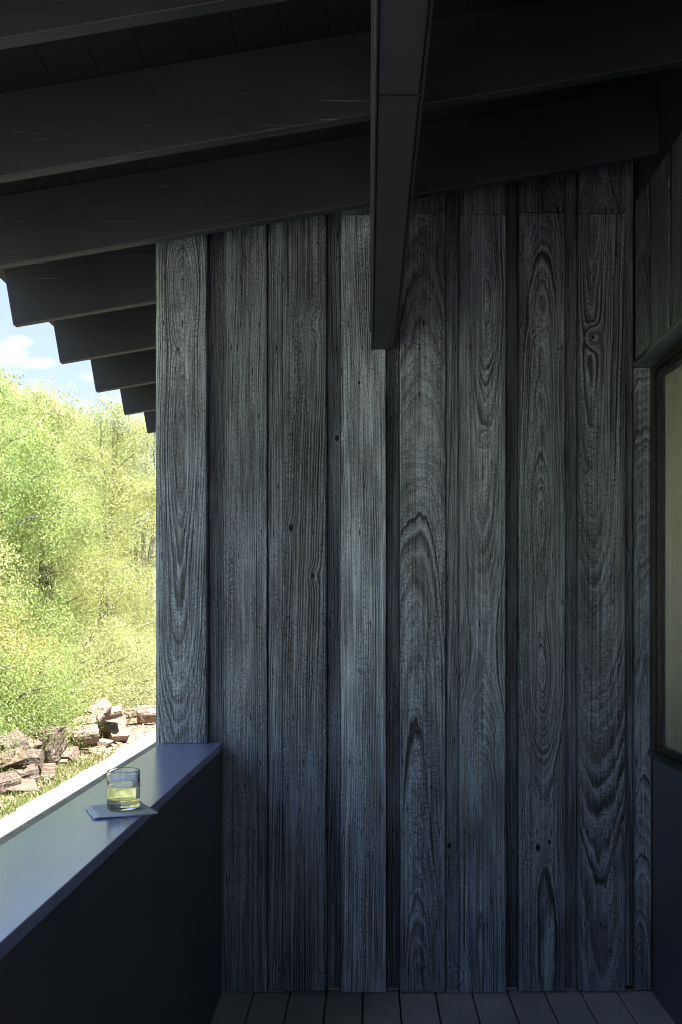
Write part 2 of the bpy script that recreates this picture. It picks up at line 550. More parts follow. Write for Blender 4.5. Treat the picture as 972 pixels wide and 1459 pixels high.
LEAF_C = mat_leaf('leaf_pale_olive', (0.22, 0.25, 0.11), (0.37, 0.41, 0.19), (0.46, 0.49, 0.27), 0.5)
LEAF_D = mat_leaf('leaf_golden', (0.22, 0.20, 0.06), (0.38, 0.34, 0.12), (0.50, 0.43, 0.20))
GRASSM = mat_leaf('grass_blades', (0.07, 0.11, 0.025), (0.14, 0.19, 0.05), (0.28, 0.27, 0.12), 0.25)
LITTER = mat_leaf('dry_leaf_litter', (0.15, 0.10, 0.065), (0.23, 0.17, 0.115), (0.36, 0.29, 0.22), 0.1)


# ------------------------------------------------------------------ object helpers
def tag(o, label=None, cat=None, group=None, kind=None):
    if label: o['label'] = label
    if cat: o['category'] = cat
    if group: o['group'] = group
    if kind: o['kind'] = kind
    return o


def empty(name, loc=(0, 0, 0), **kw):
    o = bpy.data.objects.new(name, None)
    o.empty_display_size = 0.1
    COL.objects.link(o)
    o.location = loc
    tag(o, **kw)
    return o


def parent(o, p):
    if p is not None:
        o.parent = p
        o.matrix_parent_inverse = Matrix.Translation(p.location).inverted() if p.parent is None else Matrix.Identity(4)
    return o


class MB:
    def __init__(self):
        self.v = []; self.f = []; self.bc = []; self.sd = []; self.mi = []; self.pi = []; self.we = []

    def quadbox(self, c8, seed=0.0, bc8=None, mi=0):
        """c8: bottom 4 (ccw) then top 4"""
        b = len(self.v)
        self.v += [tuple(c) for c in c8]
        self.bc += [tuple(c) for c in (bc8 or c8)]
        self.sd += [seed] * 8
        for q in ((3, 2, 1, 0), (4, 5, 6, 7), (0, 1, 5, 4), (1, 2, 6, 5), (2, 3, 7, 6), (3, 0, 4, 7)):
            self.f.append(tuple(b + i for i in q)); self.mi.append(mi)

    def box(self, x0, x1, y0, y1, z0, z1, seed=0.0, mi=0):
        self.quadbox([(x0, y0, z0), (x1, y0, z0), (x1, y1, z0), (x0, y1, z0),
                      (x0, y0, z1), (x1, y0, z1), (x1, y1, z1), (x0, y1, z1)], seed, None, mi)

    def prism_y(self, poly, y0, y1):
        """poly in XZ (ccw seen from -y), extruded along y"""
        b = len(self.v); n = len(poly)
        for y in (y0, y1):
            for (x, z) in poly:
                self.v.append((x, y, z)); self.bc.append((x, y, z)); self.sd.append(0.0)
        self.f.append(tuple(b + i for i in range(n))); self.mi.append(0)
        self.f.append(tuple(b + n + i for i in reversed(range(n)))); self.mi.append(0)
        for i in range(n):
            j = (i + 1) % n
            self.f.append((b + j, b + i, b + n + i, b + n + j)); self.mi.append(0)

    def lathe(self, prof, c=(0, 0, 0), seg=48, close=False):
        b = len(self.v); n = len(prof)
        for (r, z) in prof:
            for k in range(seg):
                a = 2 * math.pi * k / seg
                self.v.append((c[0] + r * math.cos(a), c[1] + r * math.sin(a), c[2] + z))
                self.bc.append((0, 0, 0)); self.sd.append(0.0)
        rngs = n if close else n - 1
        for i in range(rngs):
            i2 = (i + 1) % n
            for k in range(seg):
                k2 = (k + 1) % seg
                self.f.append((b + i * seg + k, b + i * seg + k2, b + i2 * seg + k2, b + i2 * seg + k)); self.mi.append(0)

    def tube(self, pts, rads, seg=7):
        b = len(self.v); n = len(pts)
        for i, p in enumerate(pts):
            p = Vector(p)
            d = (Vector(pts[min(i + 1, n - 1)]) - Vector(pts[max(i - 1, 0)])).normalized()
            s = d.cross(Vector((0.3, 0.9, 0.1))).normalized(); u = s.cross(d)
            for k in range(seg):
                a = 2 * math.pi * k / seg
                q = p + (s * math.cos(a) + u * math.sin(a)) * rads[i]
                self.v.append(tuple(q)); self.bc.append((0, 0, 0)); self.sd.append(0.0)
        for i in range(n - 1):
            for k in range(seg):
                k2 = (k + 1) % seg
                self.f.append((b + i * seg + k, b + i * seg + k2, b + (i + 1) * seg + k2, b + (i + 1) * seg + k)); self.mi.append(0)
        self.f.append(tuple(b + (n - 1) * seg + k for k in range(seg))); self.mi.append(0)

    def build(self, name, mat, par=None, bevel=0.0, smooth=False, attrs=False):
        me = bpy.data.meshes.new(name)
        me.from_pydata(self.v, [], self.f)
        for m_ in (mat if isinstance(mat, (list, tuple)) else [mat]):
            me.materials.append(m_)
        me.polygons.foreach_set('material_index', self.mi)
        if smooth:
            me.polygons.foreach_set('use_smooth', [True] * len(me.polygons))
        if attrs:
            a = me.attributes.new('bc', 'FLOAT_VECTOR', 'POINT')
            a.data.foreach_set('vector', [c for q in self.bc for c in q])
            if len(self.pi) == len(self.v):
                q_ = me.attributes.new('pith', 'FLOAT_VECTOR', 'POINT')
                q_.data.foreach_set('vector', [c for q in self.pi for c in q])
            if len(self.we) == len(self.v):
                q_ = me.attributes.new('wear_shade', 'FLOAT', 'POINT')
                q_.data.foreach_set('value', self.we)
            s = me.attributes.new('seed', 'FLOAT', 'POINT')
            s.data.foreach_set('value', self.sd)
        me.update()
        bm = bmesh.new(); bm.from_mesh(me)
        bmesh.ops.recalc_face_normals(bm, faces=bm.faces)
        bm.to_mesh(me); bm.free()
        if smooth:
            me.set_sharp_from_angle(angle=R(28))
        o = bpy.data.objects.new(name, me)
        COL.objects.link(o)
        parent(o, par)
        if bevel:
            md = o.modifiers.new('bevel', 'BEVEL')
            md.width = bevel; md.segments = 2; md.limit_method = 'ANGLE'
        return o


# ------------------------------------------------------------------ key measures
S = 0.00276                      # metres per photo pixel on the far wall
WY = 3.674                       # front of the far wall
def px2x(px): return (px - 525) * S
def px2z(py): return EYE + (870 - py) * S
TH = math.atan(0.17)
X0, Z0 = -1.533, EYE + 1.232     # lower corner of a rafter tail
RD = 0.25                        # rafter depth
def raf_bot(x): return Z0 + 0.17 * (x - X0)
def roof_under(x): return raf_bot(x) + RD / math.cos(TH)
YB = -2.6                        # back end of the porch behind the camera
GZ = -0.30                       # garden level


# ------------------------------------------------------------------ ground, path, deck
def make_ground():
    me = bpy.data.meshes.new('ground')
    n = 90
    xs = np.concatenate([np.linspace(-160, -20, 14), np.linspace(-19, 8, 60), np.linspace(12, 160, 12)])
    ys = np.concatenate([np.linspace(-160, -10, 12), np.linspace(-8, 45, 90), np.linspace(50, 260, 14)])
    X, Y = np.meshgrid(xs, ys)
    Z = np.full_like(X, GZ)
    away = np.clip((-3.35 - X) / 1.2, 0, 1)
    Z += away * (0.04 * np.sin(X * 2.1 + Y * 0.7) + 0.03 * np.sin(Y * 2.9 + X))
    Z += np.clip((-5.0 - X) / 10, 0, 4) * 0.5          # gentle bank behind the trees
    v = np.stack([X, Y, Z], -1).reshape(-1, 3)
    w = len(xs)
    f = [(j * w + i, j * w + i + 1, (j + 1) * w + i + 1, (j + 1) * w + i) for j in range(len(ys) - 1) for i in range(w - 1)]
    me.from_pydata(v.tolist(), [], f)
    me.materials.append(EARTH)
    me.polygons.foreach_set('use_smooth', [True] * len(me.polygons))
    o = bpy.data.objects.new('ground', me); COL.objects.link(o)
    tag(o, kind='structure')


make_ground()

b = MB()
y = -12.0
while y < 19.0:
    j = random.uniform(-0.02, 0.02)
    b.quadbox([(-3.17 + j, y, GZ - 0.1), (-1.2, y, GZ - 0.1), (-1.2, y + 1.19, GZ - 0.1), (-3.17 + random.uniform(-0.02, 0.02), y + 1.19, GZ - 0.1),
               (-3.17 + j, y, GZ + 0.02), (-1.2, y, GZ + 0.02), (-1.2, y + 1.19, GZ + 0.02), (-3.17 + random.uniform(-0.02, 0.02), y + 1.19, GZ + 0.02)])
    y += 1.2
tag(b.build('path', CONC, None, 0.008), kind='structure')

b = MB()
k = -4
while True:
    xa = px2x(361 + 52 * k)
    if xa > 1.16: break
    j = random.uniform(-0.003, 0.003)
    b.box(xa + 0.003, min(xa + 0.1435 - 0.003, 1.15), YB, WY + 0.05, -0.03, j * 0.3)
    k += 1
tag(b.build('deck', DECKP, None, 0.003), kind='structure')
b = MB()
b.box(-0.78, 1.2, YB, WY + 0.1, GZ - 0.05, -0.055)
tag(b.build('deck_base', SUBST), kind='structure')


# ------------------------------------------------------------------ charred siding
def rough_plank(mb, xa, xb, ya, yb, z_bot, z_top_a, z_top_b, seed, chamfer=0.0, edge=0.0012, frame=None, step=0.06, saw=None, wear_shade=1.0):
    """a long plank with slightly ragged arrises, front at ya. frame maps (x,y,z)->world"""
    xc = (xa + xb) / 2
    n = max(2, int((max(z_top_a, z_top_b) - z_bot) / step))
    base = len(mb.v)
    rs = np.random.default_rng(int(seed * 1000) + 5)
    e1 = np.cumsum(rs.normal(0, 0.5, n + 1)); e1 -= np.linspace(e1[0], e1[-1], n + 1)
    e1 = rs.normal(0, edge, n + 1) + 0.0005 * e1
    e2 = rs.normal(0, edge, n + 1)
    ch = max(chamfer, 0.003)
    rp = np.random.default_rng(int(seed * 9973) + 3)
    ringw = 0.0062 + 0.0046 * rp.random()
    if saw is None:
        saw = 'quarter' if rp.random() < 0.5 else 'flat'
    q0 = rp.random(6)
    def pith_at(z):
        if saw == 'quarter':       # straight grain, pith far to one side
            sg = 1 if q0[0] > 0.5 else -1
            return (sg * (0.16 + 0.10 * q0[1]) + 0.030 * math.sin(z * 1.1 + 6 * q0[2]), 0.03 + 0.02 * math.sin(z * 1.7 + 6 * q0[3]), ringw)
        if saw == 'arch':          # nested tall arches
            return (0.012 * math.sin(z * 1.3 + 6 * q0[1]) + 0.02 * (q0[4] - 0.5), 0.045 + 0.060 * math.sin(z * 2.3 + 6 * q0[2]) + 0.02 * math.sin(z * 5.1 + 6 * q0[5]), ringw)
        sl = (0.05 + 0.05 * q0[0]) * (1 if q0[1] > 0.5 else -1)
        return (0.05 * (q0[2] - 0.5) + 0.025 * math.sin(z * 1.2 + 6 * q0[3]), 0.14 + sl * (z - 1.5) + 0.02 * math.sin(z * 2.7 + 6 * q0[4]), ringw)
    for i in range(n + 1):
        t = i / n
        za = z_bot + (z_top_a - z_bot) * t
        zb = z_bot + (z_top_b - z_bot) * t
        def zl(x): return za + (zb - za) * (x - xa) / (xb - xa)
        prof = [(xa, yb), (xa + e1[i] * 0.4, ya + ch + abs(e1[i])), (xa + ch + e1[i], ya),
                (xb - 0.003 - abs(e2[i]), ya), (xb, ya + 0.003 + abs(e2[i])), (xb, yb)]
        for (x_, y_) in prof:
            p = (x_, y_, zl(x_))
            mb.v.append(frame(p) if frame else p)
            mb.bc.append((x_ - xc, y_ - ya, p[2]))
            mb.sd.append(seed)
            mb.pi.append(pith_at(p[2]))
            mb.we.append(wear_shade)
    m = 6
    for i in range(n):
        for q in range(m):
            q2 = (q + 1) % m
            mb.f.append((base + i * m + q, base + i * m + q2, base + (i + 1) * m + q2, base + (i + 1) * m + q)); mb.mi.append(0)
    mb.f.append(tuple(base + q for q in reversed(range(m)))); mb.mi.append(0)
    mb.f.append(tuple(base + n * m + q for q in range(m))); mb.mi.append(0)


timber_wall = empty('timber_wall', (0.14, WY, 0.0),
                    label='charred grey vertical timber board wall closing the far end of the porch', cat='wall')
# (recess start, face start, face end, recess depth)
PL = [(296, 319, 381, 0.024), (381, 403, 466, 0.012), (466, 486, 551, 0.030), (551, 570, 636, 0.030),
      (636, 655, 722, 0.012), (722, 740, 807, 0.034), (807, 825, 893, 0.028)]
SHADE_C = [0.72, 1.05, 0.74, 0.60, 0.92, 0.42, 0.68]      # shade of the recessed channels, put into their colour
WEAR_F = [0.90, 1.05, 1.70, 1.25, 1.12, 0.88, 0.88]
SAW = ['quarter', 'quarter', 'quarter', 'flat', 'arch', 'arch', 'flat']
seeds = [0.13, 0.29, 0.41, 0.57, 0.66, 0.78, 0.87, 0.95, 0.36, 0.05, 0.22, 0.49, 0.71, 0.83, 0.18, 0.62, 0.34, 0.91]
ZJ = px2z(305)
cl = MB()
for i, (ra, fa, fb, dep) in enumerate(PL):
    xr, xa, xb = px2x(ra), px2x(fa), px2x(fb)
    gap = 0.0025
    zt = lambda x: roof_under(x) - 0.01
    zb_ = 0.004 + random.uniform(0, 0.009)
    rough_plank(cl, xr + 0.001, xa - 0.001, WY + dep, WY + 0.05, zb_ + 0.002, zt(xr), zt(xa), seeds[(i * 3 + 5) % 18] + 0.031, wear_shade=SHADE_C[i])
    jz = ZJ + random.uniform(-0.006, 0.006)
    rough_plank(cl, xa, xb - gap, WY + random.uniform(-0.002, 0.002), WY + 0.05, zb_, jz, jz, seeds[i], edge=0.0016, saw=SAW[i], wear_shade=WEAR_F[i])
    rough_plank(cl, xa + 0.001, xb - gap - 0.001, WY + 0.002, WY + 0.05, jz + 0.004, zt(xa), zt(xb), seeds[i + 7], wear_shade=0.72 * WEAR_F[i])
rough_plank(cl, px2x(893), px2x(905), WY + 0.024, WY + 0.05, 0.02, roof_under(1.02) - 0.01, roof_under(1.05) - 0.01, 0.515, wear_shade=0.6)  # last channel, its shade put into the colour too
rough_plank(cl, px2x(905), px2x(930) - 0.003, WY + 0.002, WY + 0.05, 0.014, 2.463, 2.463, 0.44)
# return along the outside of the house, beyond the corner
yy = WY + 0.05
i = 0
while yy < 14.9:
    fr_ = lambda p: (-0.836 + p[1], p[0], p[2])
    rough_plank(cl, yy, yy + 0.052, 0.020, 0.06, GZ, roof_under(-0.83) - 0.02, roof_under(-0.83) - 0.02, 0.11 + 0.07 * (i % 9), frame=fr_)
    rough_plank(cl, yy + 0.052, yy + 0.232, 0.0, 0.06, GZ, roof_under(-0.83) - 0.02, roof_under(-0.83) - 0.02, 0.15 + 0.09 * (i % 9), frame=fr_)
    yy += 0.2346; i += 1
cl.build('cladding', CHAR, timber_wall, attrs=True)
cb = MB()
zc = 0.9895
rough_plank(cb, px2x(222.5), px2x(295.5), WY - 0.022, WY + 0.048, zc, roof_under(-0.83) - 0.01, roof_under(-0.63) - 0.01, 0.247, chamfer=0.014, saw='arch', wear_shade=1.45)
cb.build('corner_board', CHAR, timber_wall, attrs=True)
sb = MB()
xr_ = 1.30
sb.quadbox([(-0.77, WY + 0.052, GZ), (xr_, WY + 0.052, GZ), (xr_, WY + 0.14, GZ), (-0.77, WY + 0.14, GZ),
            (-0.77, WY + 0.052, roof_under(-0.77) - 0.008), (xr_, WY + 0.052, roof_under(xr_) - 0.008),
            (xr_, WY + 0.14, roof_under(xr_) - 0.008), (-0.77, WY + 0.14, roof_under(-0.77) - 0.008)])
sb.build('wall_core', SUBST, timber_wall)
# bits of base flashing glimpsed at the foot of the channels
fl = MB()
for (ra, fa, fb, dep) in PL:
    fl.box(px2x(ra) + 0.004, px2x(fa) - 0.004, WY + dep - 0.004, WY + dep + 0.01, 0.003, 0.012)
fl.box(px2x(907), px2x(928), WY - 0.003, WY + 0.01, 0.002, 0.011)
fl.build('base_flashing', STEEL, timber_wall)
# nail heads
def nail(px, py, yoff=0.0):
    m_ = MB()
    m_.lathe([(0.0, -0.0035), (0.0022, -0.003), (0.0034, -0.0012), (0.0036, 0.004)], seg=10)
    o = m_.build('nail', STEEL, None, smooth=True)
    o.rotation_euler = (R(-90), 0, 0)
    o.location = (px2x(px), WY + yoff, px2z(py))
    o.rotation_euler = (R(90), 0, 0)
    # lathe axis now along -y/+y: head looks out of the wall
    o.data.transform(Matrix.Scale(-1, 4, (0, 0, 1)))
    parent(o, timber_wall)
    return o
for (px, py) in ((320, 502), (407, 501), (463, 501), (403, 1049), (462, 1050), (460, 870), (474, 866), (320, 1050), (575, 1050),
                 (631, 700), (572, 867), (715, 1051), (746, 1050), (802, 1050), (830, 1050), (888, 1050), (660, 1050), (466, 1170),
                 (459, 1342), (545, 1342), (715, 1342), (660, 505), (745, 505), (830, 505)):
    nail(px, py, 0.018 if px in (474,) else -0.001)


# ------------------------------------------------------------------ porch roof
roof = empty('porch_roof', (0, WY, roof_under(0)),
             label='charcoal painted sloping porch roof with exposed rafters and a dropped beam', cat='roof')
u = (math.cos(TH), math.sin(TH)); nn = (-math.sin(TH), math.cos(TH))
RY = 3.431 - 0.015
RT = 0.040
LEN = (1.085 - X0) / math.cos(TH)
proto = None
for k in range(-9, 19):
    yk = RY + 0.6097 * k
    if proto is None:
        rb = MB()
        P = [(0, 0), (u[0] * LEN, u[1] * LEN), (u[0] * LEN + nn[0] * RD, u[1] * LEN + nn[1] * RD), (nn[0] * RD, nn[1] * RD)]
        rb.prism_y([(X0 + a, Z0 + c) for (a, c) in P], 0, RT)
        proto = rb.build('rafter', RAFT, None, 0.003)
        proto.parent = roof
        proto.matrix_parent_inverse = Matrix.Identity(4)
        o = proto
    else:
        o = proto.copy(); COL.objects.link(o); o.parent = roof
    o.location = (0, yk - WY, -roof_under(0))
    o['group'] = 'rafters under the porch roof'
# tongue and groove roof boards, running along the porch
rd = MB()
t0 = -0.055
while t0 < 7.0:
    w_ = 0.1395 if t0 < LEN + 0.2 else 1.0
    a, c = t0, t0 + w_ - 0.0013
    top = 0.05
    def pt(s_, n_): return (X0 + u[0] * s_ + nn[0] * n_, Z0 + u[1] * s_ + nn[1] * n_)
    pa, pb, pc, pd = pt(a, RD + 0.001), pt(c, RD + 0.001), pt(c, RD + top), pt(a, RD + top)
    rd.prism_y([pa, pb, pc, pd], YB - 0.4, 15.0)
    t0 += w_
rd.build('roof_boards', ROOFP, roof, 0.0008)
rt = MB()
rt.prism_y([pt(-0.06, RD + 0.052), pt(7.05, RD + 0.052), pt(7.05, RD + 0.10), pt(-0.06, RD + 0.10)], YB - 0.42, 15.02)
rt.build('roof_covering', SUBST, roof)
# dropped beam
bz = EYE + 1.022
bm_ = MB()
bx0, bx1 = 0.0065, 0.112
bm_.box(bx0 + 0.012, bx1 - 0.010, YB, WY - 0.002, bz + 0.004, raf_bot(0.02) + 0.004)
bm = bm_.build('beam', BEAMP, roof, 0.004)
tr = MB()
tr.box(bx0 + 0.004, bx0 + 0.0115, YB, WY - 0.0025, bz, bz + 0.07)
tr.box(bx0, bx0 + 0.0115, YB, WY - 0.003, bz + 0.072, raf_bot(0.0) + 0.002)
tr.box(bx1 - 0.0095, bx1, YB, WY - 0.0025, bz + 0.010, raf_bot(bx1) + 0.002)
o = tr.build('edge_trim', BEAMP, None, 0.003)
o.parent = bm
# thin joint plate line across the beam soffit
jt = MB()
yj = 1330 * 1.022 / (870 - 138)
jt.box(bx0 + 0.011, bx1 - 0.008, yj - 0.0005, yj + 0.0008, bz + 0.0015, bz + 0.02)
o = jt.build('butt_joint', SUBST, None)
o.parent = bm
ld = MB()
ld.quadbox([(1.064, YB, EYE + 1.607), (1.118, YB, EYE + 1.607), (1.118, WY - 0.002, EYE + 1.607), (1.064, WY - 0.002, EYE + 1.607),
            (1.064, YB, roof_under(1.06) - 0.006), (1.118, YB, roof_under(1.118) - 0.006),
            (1.118, WY - 0.002, roof_under(1.118) - 0.006), (1.064, WY - 0.002, roof_under(1.06) - 0.006)])
ld.build('ledger', RAFT, roof)


# ------------------------------------------------------------------ house side wall on the right
house = empty('house_wall', (1.118, 1.0, 0.0),
              label='house side wall of navy panel and charred boards around a window on the right', cat='wall')
hp = MB()
hp.box(1.118, 1.25, YB, WY - 0.001, 0.001, 0.938)
hp.build('lower_panel', PANELP, house, 0.002)
hu = MB()
ZT, ZH = EYE + 1.605, 2.487
yy = WY - 0.002
i = 0
# first plank next to the corner, then channel siding; measured along the wall toward the camera
segs = [(0.0, 0.175, 0.0)]
pos_ = 0.175
while pos_ < WY - YB - 0.1:
    segs.append((pos_, pos_ + 0.030, 0.022)); segs.append((pos_ + 0.030, pos_ + 0.232, 0.0)); pos_ += 0.232
for i, (a, c, dep) in enumerate(segs):
    fr_ = lambda p: (1.05 + p[1], WY - 0.002 - p[0], p[2])
    rough_plank(hu, a + 0.0012, c - 0.0012, dep, 0.06, ZH + 0.001, ZT, ZT, 0.07 + 0.083 * (i % 11), frame=fr_, wear_shade=0.62)
hu.build('upper_cladding', CHAR, house, attrs=True)
hc = MB()
hc.box(1.112, 1.25, YB, WY - 0.001, ZH, roof_under(1.12) - 0.02)
hc.build('wall_core', SUBST, house)
# timber header: drip edge over the window
hd = MB()
rough_plank(hd, YB, WY - 0.002, 0.0, 0.13, 0.0, 0.021, 0.021, 0.59, frame=lambda p: (1.040 + p[1], p[0], 2.465 + p[2]), step=0.02, wear_shade=0.55)
hdo = hd.build('window_header', CHAR, house, attrs=True)
me = hdo.data
# grain of the header runs along the wall
a_ = me.attributes['bc'].data
for i, v in enumerate(me.vertices):
    a_[i].vector = (v.co.x - 1.08, v.co.z - 2.465, v.co.y)

WY0, WY1 = 1.0, WY - 0.004       # window extent along the wall
win = MB()
fx0 = 1.106
def frame_ring(mb, y0, y1, z0, z1, w, wb, wt, x0, x1):
    mb.box(x0, x1, y1 - w, y1, z0, z1)
    mb.box(x0, x1, y0, y0 + w, z0, z1)
    mb.box(x0 + 0.0005, x1, y0 + w, y1 - w, z0, z0 + wb)
    mb.box(x0 + 0.0005, x1, y0 + w, y1 - w, z1 - wt, z1)
frame_ring(win, WY0, WY1, 0.940, 2.463, 0.050, 0.024, 0.030, fx0, 1.20)
frame_ring(win, WY0 + 0.050, WY1 - 0.050, 0.9645, 2.4325, 0.034, 0.026, 0.030, fx0 + 0.008, 1.134)
wf = win.build('window', FRAMEP, house, 0.003)
gp = MB()
gp.box(1.1215, 1.1265, WY0 + 0.085, WY1 - 0.085, 0.990, 2.403)
gl = gp.build('pane', PANE, None)
gl.parent = wf
sl = MB()
sl.box(1.098, 1.20, WY0 - 0.01, WY1 - 0.001, 0.9385, 0.9398 + 0.022)
so = sl.build('sill', FRAMEP, None, 0.002)
so.parent = wf
rest = MB()
rest.box(1.118, 1.25, YB, WY0 - 0.001, 0.940, 2.464)
rest.build('end_panel', PANELP, house)

# roller blind just inside the glass
bl = MB()
ny = 60
b0, b1 = WY0 + 0.03, WY1 - 0.03
for j in range(ny):
    pass
me = bpy.data.meshes.new('blind')
vs, fs = [], []
for j in range(ny + 1):
    yv = b0 + (b1 - b0) * j / ny
    for zv in (0.95, 2.45):
        vs.append((1.142 + 0.0025 * math.sin(yv * 21) + 0.002 * math.sin(yv * 47 + 1), yv, zv))
for j in range(ny):
    fs.append((2 * j, 2 * j + 1, 2 * j + 3, 2 * j + 2))
me.from_pydata(vs, [], fs); me.materials.append(BLINDM)
me.polygons.foreach_set('use_smooth', [True] * len(me.polygons))
blind = bpy.data.objects.new('window_blind', me); COL.objects.link(blind)
sm_ = blind.modifiers.new('thickness', 'SOLIDIFY'); sm_.thickness = 0.0015
tag(blind, 'pale olive blind drawn behind the window pane on the right', 'blind')


# ------------------------------------------------------------------ parapet with metal cap
par = empty('parapet_wall', (-0.7, 1.5, 0),
            label='low black parapet wall with a blue grey metal cap along the left of the deck', cat='wall')
pb_ = MB()
pb_.box(-0.800, -0.578, YB, WY - 0.004, GZ, 0.9605)
pb_.build('wall_panel', GUARDP, par, 0.002)
cp = MB()
cp.box(-0.8135, -0.574, YB - 0.02, WY - 0.0035, 0.961, 0.988)
cp.build('ledge_cap', CAP, par, 0.0025)


# ------------------------------------------------------------------ napkin and glass
ZL = 0.9882
def ledge_pt(px, py):
    d = 1330 * 0.519 / (py - 870)
    return Vector(((px - 525) / 1330 * d, d, 0))
def make_napkin():
    A, B_, C_, D_ = ledge_pt(116, 1156), ledge_pt(133, 1168), ledge_pt(224, 1161), ledge_pt(199, 1145)
    E_ = ledge_pt(127, 1149)
    me = bpy.data.meshes.new('napkin')
    bm = bmesh.new()
    def sheet(quad, z, n=14, amp=0.0008, ph=0.0, lift=0.0):
        g = []
        for i in range(n + 1):
            row = []
            for j in range(n + 1):
                a, c = i / n, j / n
                p = quad[0] * (1 - a) * (1 - c) + quad[1] * a * (1 - c) + quad[2] * a * c + quad[3] * (1 - a) * c
                wz = z + amp * (math.sin(9 * a + ph) + math.sin(7 * c + 2 * ph)) + lift * max(0, (0.25 - a) / 0.25) ** 2
                wz += lift * 0.8 * max(0, (c - 0.85) / 0.15) ** 2
                row.append(bm.verts.new((p.x, p.y, wz)))
            g.append(row)
        for i in range(n):
            for j in range(n):
                bm.faces.new((g[i][j], g[i + 1][j], g[i + 1][j + 1], g[i][j + 1]))
        return g
    q = [A, B_, C_, D_]
    q = [E_ * 0.5 + A * 0.5, B_, C_, D_]
    lo = sheet(q, ZL + 0.0022, ph=0.3, lift=0.0006)
    cen = (q[0] + q[1] + q[2] + q[3]) / 4
    q2 = [q[0] + Vector((0.012, -0.004, 0)), q[1] + Vector((0.010, 0.001, 0)), q[2] + Vector((0.002, 0.0, 0)), q[3] + Vector((-0.003, -0.002, 0))]
    hi = sheet(q2, ZL + 0.0046, ph=1.1, lift=0.0030)
    # fold along the near side joins the layers
    n = 14
    for j in range(n):
        bm.faces.new((lo[n][j], hi[n][j], hi[n][j + 1], lo[n][j + 1]))
    for i in range(n):
        bm.faces.new((lo[i][n], hi[i][n], hi[i + 1][n], lo[i + 1][n]))
    bm.to_mesh(me); bm.free()
    me.materials.append(CLOTH)
    me.polygons.foreach_set('use_smooth', [True] * len(me.polygons))
    o = bpy.data.objects.new('napkin', me); COL.objects.link(o)
    s_ = o.modifiers.new('thickness', 'SOLIDIFY'); s_.thickness = 0.0014; s_.offset = 0
    # put the origin at the napkin
    me.transform(Matrix.Translation(-Vector((cen.x, cen.y, ZL)))); o.location = (cen.x, cen.y, ZL)
    tag(o, 'folded blue grey cloth napkin lying under the drinking glass', 'napkin')
make_napkin()

gc = ledge_pt(176, 1155.5)
GZ0 = ZL + 0.0080
tum = empty('drinking_glass', (gc.x, gc.y, GZ0),
            label='clear straight tumbler with a little amber drink standing on the napkin', cat='glass')
ro, ri = 0.0415, 0.0388
H = 0.098
gm = MB()
prof = [(0.0004, 0.0), (ro - 0.004, 0.0), (ro - 0.001, 0.0015), (ro, 0.005), (ro, 0.054), (ro + 0.0007, 0.0555), (ro + 0.0007, 0.0605), (ro, 0.062),
        (ro, H - 0.0015), (ro - 0.0013, H), (ri, H - 0.0012), (ri, 0.017), (ri - 0.002, 0.0142), (ri - 0.006, 0.013), (0.0004, 0.013)]
gm.lathe(prof, seg=64, close=True)
gobj = gm.build('glass_body', TUMBLER, None, smooth=True)
gobj.parent = tum
bd = MB()
bd.lathe([(ro + 0.0008, 0.0556), (ro + 0.0015, 0.056), (ro + 0.0015, 0.060), (ro + 0.0008, 0.0604)], seg=64, close=True)
bo = bd.build('raised_band', FROST, None, smooth=True); bo.parent = tum
dk = MB()
dk.lathe([(0.0003, 0.0127), (ri - 0.006, 0.0127), (ri - 0.0015, 0.0140), (ri + 0.0003, 0.0172), (ri + 0.0003, 0.0265), (ri - 0.0015, 0.0255), (0.0003, 0.0253)], seg=64, close=True)
do_ = dk.build('drink', DRINK, None, smooth=True); do_.parent = tum


